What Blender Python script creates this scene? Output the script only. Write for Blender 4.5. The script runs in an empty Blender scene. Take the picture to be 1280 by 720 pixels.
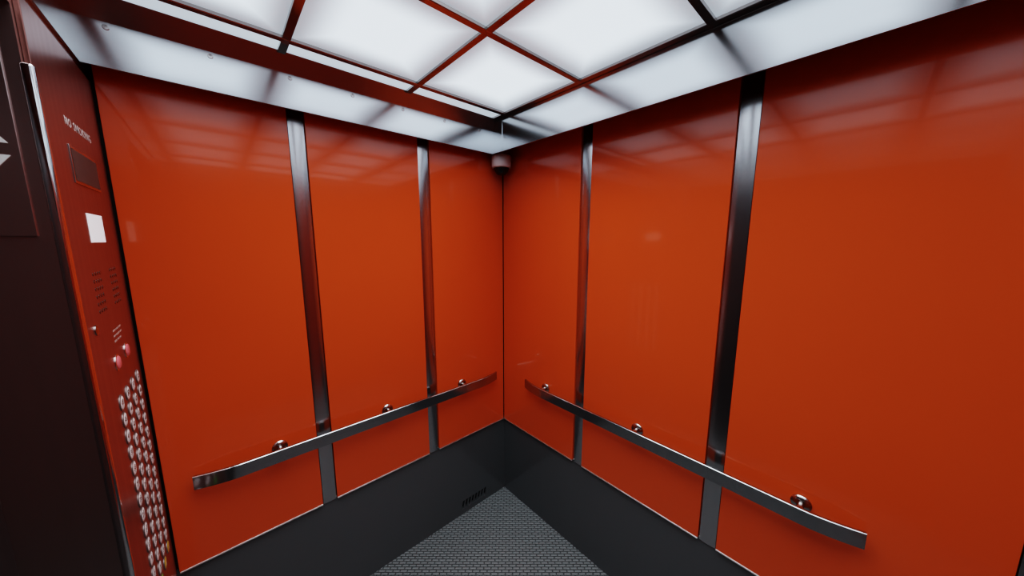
import bpy, bmesh, math, random
from mathutils import Vector, Matrix
random.seed(4)
S = bpy.context.scene
C = S.collection
S.view_settings.view_transform = 'Filmic'
try: S.view_settings.look = 'High Contrast'
except Exception: pass
S.view_settings.exposure = 0.56

# ------------------------------------------------------------------ materials
def new_mat(name):
    m = bpy.data.materials.new(name); m.use_nodes = True
    nt = m.node_tree; b = nt.nodes['Principled BSDF']
    return m, nt, b

def noise_mat(name, col, col2, rough, metal=0.0, scale=(8, 8, 8), bump=0.0, rvar=0.05, spec=0.5, coat=0.0):
    m, nt, b = new_mat(name)
    tc = nt.nodes.new('ShaderNodeTexCoord'); mp = nt.nodes.new('ShaderNodeMapping')
    mp.inputs['Scale'].default_value = scale
    nz = nt.nodes.new('ShaderNodeTexNoise'); nz.inputs['Scale'].default_value = 1.0; nz.inputs['Detail'].default_value = 4
    nt.links.new(tc.outputs['Object'], mp.inputs['Vector']); nt.links.new(mp.outputs['Vector'], nz.inputs['Vector'])
    mx = nt.nodes.new('ShaderNodeMix'); mx.data_type = 'RGBA'
    mx.inputs[6].default_value = (*col, 1); mx.inputs[7].default_value = (*col2, 1)
    nt.links.new(nz.outputs['Fac'], mx.inputs[0]); nt.links.new(mx.outputs[2], b.inputs['Base Color'])
    mr = nt.nodes.new('ShaderNodeMapRange')
    mr.inputs['To Min'].default_value = max(0.01, rough - rvar); mr.inputs['To Max'].default_value = rough + rvar
    nt.links.new(nz.outputs['Fac'], mr.inputs['Value']); nt.links.new(mr.outputs['Result'], b.inputs['Roughness'])
    b.inputs['Metallic'].default_value = metal
    b.inputs['Specular IOR Level'].default_value = spec
    b.inputs['Coat Weight'].default_value = coat
    b.inputs['Coat Roughness'].default_value = 0.03
    if bump:
        bp = nt.nodes.new('ShaderNodeBump'); bp.inputs['Strength'].default_value = bump; bp.inputs['Distance'].default_value = 0.002
        nt.links.new(nz.outputs['Fac'], bp.inputs['Height']); nt.links.new(bp.outputs['Normal'], b.inputs['Normal'])
    return m

M = {}
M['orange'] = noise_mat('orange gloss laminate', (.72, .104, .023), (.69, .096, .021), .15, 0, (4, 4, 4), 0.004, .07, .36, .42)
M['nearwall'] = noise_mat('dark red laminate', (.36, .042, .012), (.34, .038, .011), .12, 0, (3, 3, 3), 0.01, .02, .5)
M['steel'] = noise_mat('brushed steel', (.62, .62, .63), (.54, .54, .55), .20, 1, (40, 40, 1.2), 0.01, .04)
M['rail'] = noise_mat('handrail steel', (.50, .50, .51), (.41, .41, .42), .15, 1, (1.5, 60, 60), 0.02, .05)
M['band'] = noise_mat('polished band steel', (.64, .66, .68), (.56, .58, .60), .15, 1, (1.5, 1.5, 12), 0, .03)
M['chrome'] = noise_mat('chrome', (.80, .79, .79), (.75, .74, .74), .10, 1, (20, 20, 20), 0, .03)
M['bottomtrim'] = noise_mat('bright panel edge trim', (.90, .88, .86), (.86, .84, .82), .30, 1, (20, 20, 20), 0, .03)
M['mount'] = noise_mat('rail mount steel', (.55, .52, .51), (.48, .45, .44), .16, 1, (20, 20, 20), 0, .03)
M['rim'] = noise_mat('dull button rim', (.30, .28, .27), (.25, .23, .23), .38, .8, (20, 20, 20), 0, .05)
M['grid'] = noise_mat('dark polished grid metal', (.46, .42, .41), (.40, .37, .36), .14, 1, (10, 10, 10), 0, .04)
M['strip'] = noise_mat('dark polished steel strip', (.42, .41, .41), (.38, .37, .37), .20, 1, (3, 3, 3), 0, .03)
M['soffit'] = noise_mat('dark reddish soffit', (.06, .025, .02), (.05, .02, .016), .5, 0, (6, 6, 6), 0, .05)
M['gap'] = noise_mat('dark reddish backing', (.020, .008, .007), (.017, .007, .006), .6, 0, (6, 6, 6), 0, .05)
M['kick'] = noise_mat('dark grey kick plate', (.150, .158, .163), (.142, .150, .155), .16, .45, (5, 5, 5), 0, .03)
M['jamb'] = noise_mat('dark jamb metal', (.52, .41, .385), (.46, .36, .34), .24, .95, (60, 60, 1.5), 0.01, .04)
M['door'] = noise_mat('dark door metal', (.07, .06, .06), (.06, .05, .05), .35, .6, (60, 60, 1.5), 0.02, .05)
M['cop'] = noise_mat('reddish steel face plate', (.34, .16, .135), (.29, .135, .115), .32, .85, (60, 60, 1.5), 0.02, .05)  # red tint puts the orange wall's reflection into the steel colour
M['black'] = noise_mat('black plastic', (.010, .010, .011), (.014, .014, .015), .25, 0, (20, 20, 20), 0, .05)
M['screen'] = noise_mat('dark display glass', (.080, .064, .060), (.070, .056, .053), .4, 0, (20, 20, 20), 0, .03, .15)
M['paper'] = noise_mat('white notice with added glow', (.90, .92, .94), (.87, .89, .91), .5, 0, (40, 40, 40), 0, .05)
pb = M['paper'].node_tree.nodes['Principled BSDF']; pb.inputs['Emission Color'].default_value = (.92, .95, 1, 1); pb.inputs['Emission Strength'].default_value = .30  # slight glow added to make the white notice look brighter
M['white'] = noise_mat('white print', (.80, .72, .69), (.75, .67, .64), .5, 0, (40, 40, 40), 0, .05)
M['print'] = noise_mat('faint pinkish print', (.55, .40, .37), (.50, .36, .33), .5, 0, (40, 40, 40), 0, .05)
M['face'] = noise_mat('pale button face', (.90, .91, .90), (.84, .85, .84), .5, 0, (40, 40, 40), 0, .05, .2)
M['pink'] = noise_mat('pinkish red plastic', (.80, .20, .22), (.74, .17, .19), .18, 0, (40, 40, 40), 0, .05)
M['green'] = noise_mat('green button', (.18, .55, .12), (.15, .5, .10), .3, 0, (40, 40, 40), 0, .05)
M['yellow'] = noise_mat('yellow button', (.75, .55, .10), (.7, .5, .09), .3, 0, (40, 40, 40), 0, .05)
M['camera'] = noise_mat('pinkish grey camera housing', (.80, .70, .69), (.75, .65, .64), .35, 0, (30, 30, 30), 0, .05)

def light_mat(name, LS, edge):
    m, nt, b = new_mat(name)
    tc = nt.nodes.new('ShaderNodeTexCoord'); sp = nt.nodes.new('ShaderNodeSeparateXYZ')
    nt.links.new(tc.outputs['Generated'], sp.inputs[0])
    outs = []
    for ax in ('X', 'Y'):
        s = nt.nodes.new('ShaderNodeMath'); s.operation = 'SUBTRACT'; s.inputs[1].default_value = .5
        nt.links.new(sp.outputs[ax], s.inputs[0])
        a = nt.nodes.new('ShaderNodeMath'); a.operation = 'ABSOLUTE'; nt.links.new(s.outputs[0], a.inputs[0]); outs.append(a)
    mxm = nt.nodes.new('ShaderNodeMath'); mxm.operation = 'MAXIMUM'
    nt.links.new(outs[0].outputs[0], mxm.inputs[0]); nt.links.new(outs[1].outputs[0], mxm.inputs[1])
    mr = nt.nodes.new('ShaderNodeMapRange'); mr.interpolation_type = 'SMOOTHSTEP'
    mr.inputs['From Min'].default_value = .22; mr.inputs['From Max'].default_value = .5
    mr.inputs['To Min'].default_value = LS; mr.inputs['To Max'].default_value = LS * edge
    nt.links.new(mxm.outputs[0], mr.inputs['Value'])
    b.inputs['Base Color'].default_value = (.78, .82, .85, 1); b.inputs['Roughness'].default_value = .4
    b.inputs['Emission Color'].default_value = (.70, .87, 1, 1)
    nt.links.new(mr.outputs['Result'], b.inputs['Emission Strength'])
    return m
M['light'] = light_mat('backlit diffuser', 1.05, .26)
M['edgelight'] = light_mat('dim backlit edge diffuser', .48, .9)
m, nt, b = new_mat('lit arrow'); b.inputs['Base Color'].default_value = (.5, .5, .5, 1)
b.inputs['Emission Color'].default_value = (.9, .9, .92, 1); b.inputs['Emission Strength'].default_value = .12; M['arrow'] = m

def floor_mat():
    m, nt, b = new_mat('ribbed rubber floor')
    tc = nt.nodes.new('ShaderNodeTexCoord'); mp = nt.nodes.new('ShaderNodeMapping')
    mp.inputs['Rotation'].default_value = (0, 0, math.radians(42))
    br = nt.nodes.new('ShaderNodeTexBrick')
    br.inputs['Scale'].default_value = 1; br.inputs['Brick Width'].default_value = .038; br.inputs['Row Height'].default_value = .0145
    br.inputs['Mortar Size'].default_value = .0042; br.inputs['Mortar Smooth'].default_value = 1.0
    br.inputs['Color1'].default_value = (.205, .219, .221, 1); br.inputs['Color2'].default_value = (.19, .203, .205, 1); br.inputs['Mortar'].default_value = (.050, .054, .054, 1)
    nt.links.new(tc.outputs['Object'], mp.inputs['Vector']); nt.links.new(mp.outputs['Vector'], br.inputs['Vector'])
    nt.links.new(br.outputs['Color'], b.inputs['Base Color'])
    iv = nt.nodes.new('ShaderNodeMath'); iv.operation = 'SUBTRACT'; iv.inputs[0].default_value = 1
    nt.links.new(br.outputs['Fac'], iv.inputs[1])
    bp = nt.nodes.new('ShaderNodeBump'); bp.inputs['Strength'].default_value = .9; bp.inputs['Distance'].default_value = .004
    nt.links.new(iv.outputs[0], bp.inputs['Height']); nt.links.new(bp.outputs['Normal'], b.inputs['Normal'])
    b.inputs['Roughness'].default_value = .30
    return m
M['floor'] = floor_mat()

# ------------------------------------------------------------------ helpers
W = {}   # world origin of each object
def bx(bm, a, b_, bev=0.0, seg=2):
    lo = Vector([min(p, q) for p, q in zip(a, b_)]); hi = Vector([max(p, q) for p, q in zip(a, b_)])
    t = bmesh.new(); bmesh.ops.create_cube(t, size=1)
    for v in t.verts: v.co = Vector([(lo[i] + hi[i]) / 2 + v.co[i] * (hi[i] - lo[i]) for i in range(3)])
    if bev: bmesh.ops.bevel(t, geom=t.edges[:], offset=bev, segments=seg, profile=.5, affect='EDGES')
    merge(bm, t); return bm

def merge(bm, t):
    me = bpy.data.meshes.new('tmp'); t.to_mesh(me); t.free(); bm.from_mesh(me); bpy.data.meshes.remove(me)

def lathe(bm, prof, mat4, seg=32):
    """prof: (r, h) list along local Z, capped; mat4 places it"""
    t = bmesh.new(); rings = []
    for r, h in prof:
        if r < 1e-6: rings.append([t.verts.new((0, 0, h))])
        else: rings.append([t.verts.new((r * math.cos(2 * math.pi * i / seg), r * math.sin(2 * math.pi * i / seg), h)) for i in range(seg)])
    for A, B in zip(rings, rings[1:]):
        for i in range(seg):
            j = (i + 1) % seg
            if len(A) == 1 and len(B) == 1: continue
            if len(A) == 1: t.faces.new((A[0], B[i], B[j]))
            elif len(B) == 1: t.faces.new((A[i], A[j], B[0]))
            else: t.faces.new((A[i], A[j], B[j], B[i]))
    if len(rings[0]) > 1: t.faces.new(rings[0])
    if len(rings[-1]) > 1: t.faces.new(rings[-1])
    bmesh.ops.recalc_face_normals(t, faces=t.faces[:])
    for v in t.verts: v.co = mat4 @ v.co
    merge(bm, t); return bm

def sweep(bm, sections):
    """sections: list of closed loops with equal vertex counts"""
    t = bmesh.new(); rs = [[t.verts.new(p) for p in s] for s in sections]; n = len(rs[0])
    for A, B in zip(rs, rs[1:]):
        for i in range(n):
            j = (i + 1) % n; t.faces.new((A[i], A[j], B[j], B[i]))
    t.faces.new(rs[0]); t.faces.new(rs[-1])
    bmesh.ops.recalc_face_normals(t, faces=t.faces[:]); merge(bm, t); return bm

def link(name, bm, mat, parent=None, origin=None, smooth=False):
    """bm in world coordinates; origin: world origin of the object"""
    o_w = Vector(origin) if origin is not None else (W[parent.name] if parent else Vector((0, 0, 0)))
    bmesh.ops.translate(bm, verts=bm.verts[:], vec=-o_w)
    me = bpy.data.meshes.new(name); bm.to_mesh(me); bm.free()
    me.materials.append(mat)
    if smooth:
        for p in me.polygons: p.use_smooth = True
        try: me.set_sharp_from_angle(angle=math.radians(35))
        except Exception: pass
    o = bpy.data.objects.new(name, me); C.objects.link(o)
    if parent:
        o.parent = parent; o.location = o_w - W[parent.name]
    else: o.location = o_w
    W[o.name] = o_w
    return o

def struct(name, bm, mat, smooth=False):
    o = link(name, bm, mat, smooth=smooth); o['kind'] = 'structure'; return o

def tag(o, label, cat, group=None):
    o['label'] = label; o['category'] = cat
    if group: o['group'] = group
    return o

def thing(name, label, cat, loc, group=None):
    o = bpy.data.objects.new(name, None); C.objects.link(o); o.location = loc; o.empty_display_size = .05
    W[o.name] = Vector(loc); return tag(o, label, cat, group)

def text_bm(s, size, depth=.0006, align='CENTER', space=1.0, bold=0.0):
    cu = bpy.data.curves.new('txt', 'FONT'); cu.body = s; cu.size = size; cu.extrude = depth; cu.align_x = align; cu.align_y = 'CENTER'
    cu.space_character = space; cu.offset = bold
    o = bpy.data.objects.new('txt', cu); C.objects.link(o)
    dg = bpy.context.evaluated_depsgraph_get()
    me = bpy.data.meshes.new_from_object(o.evaluated_get(dg))
    bm = bmesh.new(); bm.from_mesh(me)
    bpy.data.objects.remove(o); bpy.data.curves.remove(cu); bpy.data.meshes.remove(me)
    return bm

# text (x right, y up, z out) -> front wall (out = +x, right = +y, up = z)
def on_front(bm, x, y, z, width=None):
    sx = 1.0
    if width:
        xsv = [v.co.x for v in bm.verts]; sx = width / (max(xsv) - min(xsv))
    for v in bm.verts:
        a = v.co.copy(); v.co = Vector((x + a.z, y + a.x * sx, z + a.y))
    return bm

# ------------------------------------------------------------------ dimensions
FX = -1.555      # control panel face plane
NY = -2.48       # far side wall (behind the viewer's right shoulder)
KZ = .522        # kick plate height
BZ, CZ, TOP = 2.185, 2.360, 2.382   # band bottom, light plane, ceiling slab
EL, ER = .09, .152    # band offsets from the left and right walls
JY = -.488       # door jamb face
PZ = 2.370       # panels and strips run up behind the bands to here

# ------------------------------------------------------------------ setting
struct('floor', bx(bmesh.new(), (-1.75, NY - .05, -.05), (.05, .05, 0)), M['floor'])
struct('ceiling', bx(bmesh.new(), (-1.75, NY - .05, TOP), (.05, .05, TOP + .05)), M['soffit'])
struct('wall_left', bx(bmesh.new(), (-1.75, .02, 0), (.07, .07, TOP)), M['gap'])
struct('wall_right', bx(bmesh.new(), (.02, NY - .05, 0), (.07, .02, TOP)), M['gap'])
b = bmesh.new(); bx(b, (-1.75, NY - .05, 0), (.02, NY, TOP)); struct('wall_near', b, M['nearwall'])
b = bmesh.new()
bx(b, (-1.72, JY, 0), (-1.563, .02, TOP)); bx(b, (-1.72, NY, 0), (-1.563, -1.95, TOP)); bx(b, (-1.72, -1.95, 2.13), (-1.563, JY, TOP))
struct('wall_front', b, M['jamb'])
b = bmesh.new(); bx(b, (-1.712, -1.218, 0), (-1.69, JY, 2.13)); bx(b, (-1.712, -1.95, 0), (-1.69, -1.222, 2.13))
struct('door_1', b, M['door'])

# kick plates
vx0, vx1, vz0, vz1 = -.352, -.158, .036, .088
b = bmesh.new()
bx(b, (-1.56, 0, 0), (vx0, .02, KZ)); bx(b, (vx1, 0, 0), (0, .02, KZ)); bx(b, (vx0, 0, 0), (vx1, .02, vz0)); bx(b, (vx0, 0, vz1), (vx1, .02, KZ))
struct('baseboard_left', b, M['kick'])
b = bmesh.new(); bx(b, (0, NY, 0), (.02, .02, KZ)); struct('baseboard_right', b, M['kick'])

# steel bands hanging under the ceiling in front of the walls, open gap behind them
SZ = 2.302; TY = -.117; TT = 2.364   # upright band, then a flat strip leaning into the room
b = bmesh.new(); bx(b, (-1.56, -EL, BZ), (-ER, -EL + .004, TOP)); t1 = struct('trim_1', b, M['band'])
b = bmesh.new(); bx(b, (-ER, NY, BZ), (-ER + .004, -EL + .004, TOP)); struct('trim_2', b, M['band'])
b = bmesh.new(); bx(b, (-1.563, NY, BZ), (-1.556, -EL, TOP)); struct('trim_3', b, M['strip'])
b = bmesh.new(); bx(b, (-ER - .002, -.172, BZ), (-ER, -EL, CZ)); struct('trim_4', b, M['band'])
b = sweep(bmesh.new(), [[(x, -EL - .0006, SZ), (x, TY, TT), (x, TY + .003, TOP), (x, -EL - .0002, TOP), (x, -EL - .0002, SZ)] for x in (-1.56, -ER - .0022)])
struct('trim_5', b, M['strip'])
b = bmesh.new(); bx(b, (-1.56, -EL + .0042, BZ), (-ER + .0042, -EL + .008, TOP)); bx(b, (-ER + .0042, NY, BZ), (-ER + .008, -EL + .008, TOP)); struct('trim_6', b, M['soffit'])
for i in range(7):
    x = -1.5 + .21 * i; z = 2.289; y = -EL
    b = bmesh.new()
    lathe(b, [(.007, -.001), (.007, .0006), (.0058, .0012), (.002, .0013), (.0015, .0006), (0, .0006)], Matrix.Translation((x, y, z)) @ Matrix.Rotation(math.pi / 2, 4, 'X'), 20)
    link('screw', b, M['mount'], t1, origin=(x, y, z))

# ------------------------------------------------------------------ wall panels
def panel(axis, s0, s1, label):
    """axis 'L': along x at y=0 ; 'R': along y at x=0"""
    z0, z1 = KZ + .007, PZ
    def P(s, d, z): return (s, -d, z) if axis == 'L' else (-d, s, z)
    loc = P((s0 + s1) / 2, 0, z0)
    t = thing('wall_panel', label, 'wall panel', loc, 'glossy orange wall panels')
    b = bmesh.new(); bx(b, P(s0, -.02, z0), P(s1, .010, z1), .0015); link('face', b, M['orange'], t)
    b = bmesh.new(); bx(b, P(s0, -.01, z0 - .0065), P(s1, .0135, z0 - .0003), .002); link('bottom_trim', b, M['bottomtrim'], t)
    return t
panel('L', -1.549, -1.090, 'wide glossy orange wall panel next to the button panel')
panel('L', -1.031, -.559, 'glossy orange wall panel between the two metal strips left of the corner')
panel('L', -.497, -.013, 'narrow-looking orange wall panel just left of the corner, above the vent slots')
panel('R', -.581, -.013, 'narrow-looking orange wall panel just right of the corner, below the camera')
panel('R', -1.209, -.642, 'glossy orange wall panel between the two metal strips right of the corner')
panel('R', -1.866, -1.273, 'largest orange wall panel, behind the nearest end of the right handrail')
panel('R', NY + .004, -1.932, 'orange wall panel beyond the largest panel, past the last metal strip')

def strip(axis, c, w, label):
    def P(s, d, z): return (s, -d, z) if axis == 'L' else (-d, s, z)
    secs = []
    for z in (KZ, PZ):
        lp = []
        for k in range(9):
            u = -1 + k / 4
            lp.append(P(c + u * w / 2, .003 + .0030 * (1 - u * u), z))
        lp.append(P(c + w / 2, -.02, z)); lp.append(P(c - w / 2, -.02, z)); secs.append(lp)
    b = sweep(bmesh.new(), secs)
    o = link('divider_strip', b, M['steel'], origin=P(c, 0, KZ), smooth=True)
    return tag(o, label, 'metal strip', 'brushed steel strips between the panels')
strip('L', -1.0605, .053, 'brushed steel vertical strip on the left wall, nearest the button panel')
strip('L', -.528, .056, 'brushed steel vertical strip on the left wall, nearest the corner')
strip('R', -.6115, .056, 'thin-looking brushed steel vertical strip on the right wall, nearest the corner')
strip('R', -1.241, .058, 'wide-looking brushed steel vertical strip bordering the largest orange panel on its left')
strip('R', -1.899, .058, 'brushed steel vertical strip at the right-hand edge of the largest panel')

# ------------------------------------------------------------------ vent grille in the left kick plate
t = thing('vent_grille', 'small row of slanted vent slots low in the dark kick plate', 'vent', ((vx0 + vx1) / 2, .01, vz0))
link('back_plate', bx(bmesh.new(), (vx0, .017, vz0), (vx1, .0195, vz1)), M['black'], t)
b = bmesh.new(); n = 8; pitch = (vx1 - vx0) / n
for i in range(n + 1):
    xc = vx0 + i * pitch; hw = .0042; sl = .006
    lo = [(max(vx0, min(vx1, xc - hw - sl)), vz0), (max(vx0, min(vx1, xc + hw - sl)), vz0), (max(vx0, min(vx1, xc + hw + sl)), vz1), (max(vx0, min(vx1, xc - hw + sl)), vz1)]
    sweep(b, [[(x, 0.0005, z) for x, z in lo], [(x, .006, z) for x, z in lo]])
link('slats', b, M['kick'], t)

# ------------------------------------------------------------------ handrails
def handrail(axis, s0, s1, brackets, label):
    z0, z1 = .840, .892; off = .068; th = .0055
    def P(s, d, z): return Vector((s, -d, z)) if axis == 'L' else Vector((-d, s, z))
    c = (s0 + s1) / 2; L = abs(s1 - s0)
    t = thing('handrail', label, 'handrail', P(c, 0, z0), 'flat steel handrails')
    a, e = min(s0, s1), max(s0, s1)
    pts = []; N = 60
    for i in range(N + 1):
        s = a + (e - a) * i / N
        q = min(s - a, e - s); d = off
        if q < .13: d = off - .026 * (1 - q / .13) ** 1.6
        pts.append((s, d))
    secs = []
    for i, (s, d) in enumerate(pts):
        p0 = pts[max(0, i - 1)]; p1 = pts[min(N, i + 1)]
        tx, td = p1[0] - p0[0], p1[1] - p0[1]; l = math.hypot(tx, td); nx, nd = -td / l, tx / l
        r = .0018
        lp = []
        for (u, z) in ((-th, z0 + r), (-th + r, z0), (th - r, z0), (th, z0 + r), (th, z1 - r), (th - r, z1), (-th + r, z1), (-th, z1 - r)):
            lp.append(P(s + nx * u, d + nd * u, z))
        secs.append(lp)
    link('bar', sweep(bmesh.new(), secs), M['rail'], t, smooth=True)
    rot = Matrix.Rotation(math.pi / 2, 4, 'X') if axis == 'L' else Matrix.Rotation(-math.pi / 2, 4, 'Y')
    for s in brackets:
        z = .874; w = P(s, .010, z)
        b = bmesh.new(); lathe(b, [(.0105, 0), (.0095, .01), (.0095, off - .010 - th + .001)], Matrix.Translation(w) @ rot, 24)
        br = link('bracket', b, M['mount'], t, origin=w, smooth=True)
        b = bmesh.new(); lathe(b, [(.027, 0), (.027, .005), (.024, .009), (.016, .012), (.0106, .013)], Matrix.Translation(w) @ rot, 32)
        link('flange', b, M['mount'], br, origin=w, smooth=True)
    return t
handrail('L', -1.476, -.10, (-1.222, -.779, -.337), 'flat steel handrail on the left wall, over the vent slots')
handrail('R', -1.632, -.248, (-.383, -.935, -1.49), 'flat steel handrail on the right wall, ending in front of the largest panel')

# ------------------------------------------------------------------ ceiling lights and grid
xs = [-.168, -.645, -1.103, -1.548]; ys = [-.213, -.680, -1.163, -1.646, -2.130, NY + .01]; bw = .012; bd = .010
vis = {(0, 0): 'square backlit ceiling panel closest to the wall corner',
       (1, 0): 'large backlit ceiling panel left of the corner panel, along the left wall',
       (0, 1): 'large backlit ceiling panel right of the corner panel, along the right wall',
       (1, 1): 'backlit ceiling panel cut by the photo top edge, diagonally opposite the corner panel',
       (2, 0): 'backlit ceiling panel along the left wall, nearest the button panel',
       (0, 2): 'backlit ceiling panel along the right wall, second after the corner panel'}
for i in range(3):
    for j in range(5):
        cx, cy = (xs[i] + xs[i + 1]) / 2, (ys[j] + ys[j + 1]) / 2
        b = bx(bmesh.new(), (xs[i] - bw, ys[j] - bw, CZ), (xs[i + 1] + bw, ys[j + 1] + bw, TOP - .001))
        o = link('ceiling_light', b, M['light'], origin=(cx, cy, CZ))
        tag(o, vis.get((i, j), 'backlit ceiling panel farther from the wall corner, towards the doors or near wall'), 'ceiling light', 'backlit ceiling panels')
        # the lamp of each diffuser: its downward beam leaves at the diffuser's face
        la = bpy.data.lights.new('panel_lamp', 'AREA'); la.shape = 'RECTANGLE'
        la.size = abs(xs[i] - xs[i + 1]) - 2 * bw; la.size_y = abs(ys[j] - ys[j + 1]) - 2 * bw
        la.energy = 5.4 * la.size * la.size_y * (1, 1, .75, .5, .4)[j]; la.color = (.90, .96, 1); la.spread = math.radians(118)
        lo = bpy.data.objects.new('panel_lamp', la); C.objects.link(lo); lo.location = (cx, cy, CZ - .001)
b = bx(bmesh.new(), (-1.55, ys[0] + bw, CZ), (-ER - .003, TY - .0005, TOP - .001)); o = link('edge_light', b, M['edgelight'], origin=(-.8, -.17, CZ))
tag(o, 'thin backlit strip between ceiling grid and the steel band of the left wall', 'ceiling light')
t = thing('ceiling_grid', 'polished dark metal grid framing the backlit ceiling panels', 'ceiling grid', (-.84, -1.24, CZ - bd))
for k, x in enumerate(xs):
    link('bar', bx(bmesh.new(), (x - bw, NY + .005, CZ - bd), (-ER - .0022 if k == 0 else x + bw, TY - .002, TOP - .001), .002), M['grid'], t)
for y in ys[:-1]:
    link('bar', bx(bmesh.new(), (-1.555, y - bw, CZ - bd - .0005), (-ER - .0022, y + bw, TOP - .0015), .002), M['grid'], t)

# ------------------------------------------------------------------ security camera
cpos = (-.076, -.074, BZ + .004)
t = thing('security_camera', 'small round dome camera with pinkish grey housing under the ceiling corner', 'camera', cpos)
flip = Matrix.Translation(cpos) @ Matrix.Rotation(math.pi, 4, 'X')
link('housing', lathe(bmesh.new(), [(.054, 0), (.056, .004), (.056, .056), (.053, .064), (.044, .067)], flip), M['camera'], t, smooth=True)
link('mounting_stem', lathe(bmesh.new(), [(.030, TOP - BZ - .004), (.030, TOP - BZ - .012), (.018, TOP - BZ - .016), (.018, -.001)], Matrix.Translation(cpos)), M['camera'], t, smooth=True)
link('ring', lathe(bmesh.new(), [(.044, .065), (.046, .068), (.043, .074), (.038, .074)], flip), M['black'], t, smooth=True)
link('dome', lathe(bmesh.new(), [(.040, .072)] + [(.040 * math.cos(k * math.pi / 20), .073 + .034 * math.sin(k * math.pi / 20)) for k in range(10)] + [(0, .107)], flip), M['black'], t, smooth=True)

# ------------------------------------------------------------------ control panel
cp = thing('control_panel', 'tall steel elevator control panel tinted with reflected orange, full of round floor buttons', 'control panel', (FX, -.254, .30))
link('face_plate', bx(bmesh.new(), (-1.563, -.474, .30), (FX, -.012, 2.16), .0012), M['cop'], cp)
link('edge_trim', bx(bmesh.new(), (-1.567, JY - .003, .02), (FX + .005, -.476, 2.035), .0055, 5), M['chrome'], cp, smooth=True)
link('lettering', on_front(text_bm('NO SMOKING', .026, .0001, 'CENTER', 1.25, .0003), FX + .0003, -.234, 1.977, .20), M['white'], cp)
d = link('display', bx(bmesh.new(), (FX - .001, -.345, 1.842), (FX + .002, -.128, 1.925), .0008), M['strip'], cp)
link('screen', bx(bmesh.new(), (FX + .0015, -.337, 1.849), (FX + .0025, -.136, 1.918)), M['screen'], d, origin=W[d.name])
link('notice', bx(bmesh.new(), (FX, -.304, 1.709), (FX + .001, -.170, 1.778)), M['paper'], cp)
for yc in (-.310, -.150):
    b = bmesh.new()
    for i in range(4):
        for j in range(6):
            lathe(b, [(.0045, 0), (.0045, .0005)], Matrix.Translation((FX, yc + (i - 1.5) * .020, 1.59 + (j - 2.5) * .018)) @ Matrix.Rotation(math.pi / 2, 4, 'Y'), 10)
    link('speaker_holes', b, M['black'], cp)
b = bmesh.new()
for k, z in enumerate((1.478, 1.464, 1.450)):
    y = -.262
    for w in ((.030, .018, .028), (.022, .034, .020), (.026, .020, .016))[k]:
        bx(b, (FX, y, z), (FX + .0004, y + w, z + .0042)); y += w + .006
link('small_print', b, M['print'], cp)
RX = Matrix.Rotation(math.pi / 2, 4, 'Y')
def disc(prof, p): return lathe(bmesh.new(), prof, Matrix.Translation(p) @ RX, 24)
p = (FX, -.399, 1.512)
k = link('key_switch', disc([(.012, 0), (.012, .002), (.009, .003), (.004, .003)], p), M['strip'], cp, origin=p, smooth=True)
for y, z in ((-.275, 1.400), (-.160, 1.404)):
    p = (FX, y, z)
    o = link('call_button', disc([(.0175, 0), (.0175, .003), (.0155, .005), (.010, .0062), (0, .0070)], p), M['pink'], cp, origin=p, smooth=True)
    o['label'] = 'pinkish red round button'
    link('rim', disc([(.0220, 0), (.0220, .0014), (.0208, .0022), (.0190, .0022), (.0182, .0010)], p), M['chrome'], o, origin=p, smooth=True)
rows, cols = 14, 4; num = 1
ringme = faceme = None
for r in range(rows):
    for c in range(cols):
        z = .700 + r * .0462; y = -.306 + c * .074
        p = Vector((FX, y, z))
        if ringme is None:
            bt = link('floor_button', disc([(.0218, 0), (.0218, .0014), (.0210, .0020), (.0178, .0020), (.0176, .0014)], p), M['rim'], cp, origin=p, smooth=True); ringme = bt
            fc = link('button_face', disc([(.0176, .0008), (.0176, .0014), (.0168, .0019), (0, .0021)], p), M['green'], bt, origin=p, smooth=True); faceme = fc
        else:
            bt = ringme.copy(); C.objects.link(bt); bt.parent = cp; bt.location = p - W[cp.name]; W[bt.name] = p
            fc = faceme.copy(); C.objects.link(fc); fc.parent = bt; fc.location = (0, 0, 0); W[fc.name] = p
            fc.material_slots[0].link = 'OBJECT'
            fc.material_slots[0].material = M['green'] if (r == 0 and c < 2) else M['yellow'] if r == 0 else M['face']
        if r > 0:
            link('number', on_front(text_bm(str(num), .0195, .0002, 'CENTER', 1.0, .0003), FX + .0021, y, z), M['black'], bt, origin=p); num += 1

# ------------------------------------------------------------------ direction lantern on the jamb
t = thing('direction_lantern', 'dark plate on the door jamb with two white direction arrows', 'indicator', (-1.636, JY, 1.72))
link('plate', bx(bmesh.new(), (-1.688, JY - .004, 1.722), (-1.583, JY, 2.125), .001), M['jamb'], t)
for (zc, s) in ((1.905, 1), (1.850, -1)):
    xc = -1.618; hw = .024; hh = .017
    tri = [(xc - hw, zc - s * hh), (xc + hw, zc - s * hh), (xc, zc + s * hh)]
    link('arrow', sweep(bmesh.new(), [[(x, JY - .003, z) for x, z in tri], [(x, JY - .006, z) for x, z in tri]]), M['arrow'], t)

# ------------------------------------------------------------------ world and camera
w = bpy.data.worlds.new('World'); S.world = w; w.use_nodes = True
w.node_tree.nodes['Background'].inputs[0].default_value = (0, 0, 0, 1)
cam = bpy.data.cameras.new('Camera'); co = bpy.data.objects.new('Camera', cam); C.objects.link(co)
co.location = (-1.331, -1.559, 1.715)
h, pt = math.radians(48), math.radians(8.43)
f = Vector((math.cos(h) * math.cos(pt), math.sin(h) * math.cos(pt), -math.sin(pt)))
co.rotation_euler = f.to_track_quat('-Z', 'Y').to_euler()
cam.sensor_width = 36; cam.lens = 36 * 405 / 1280; cam.clip_start = .01
S.camera = co
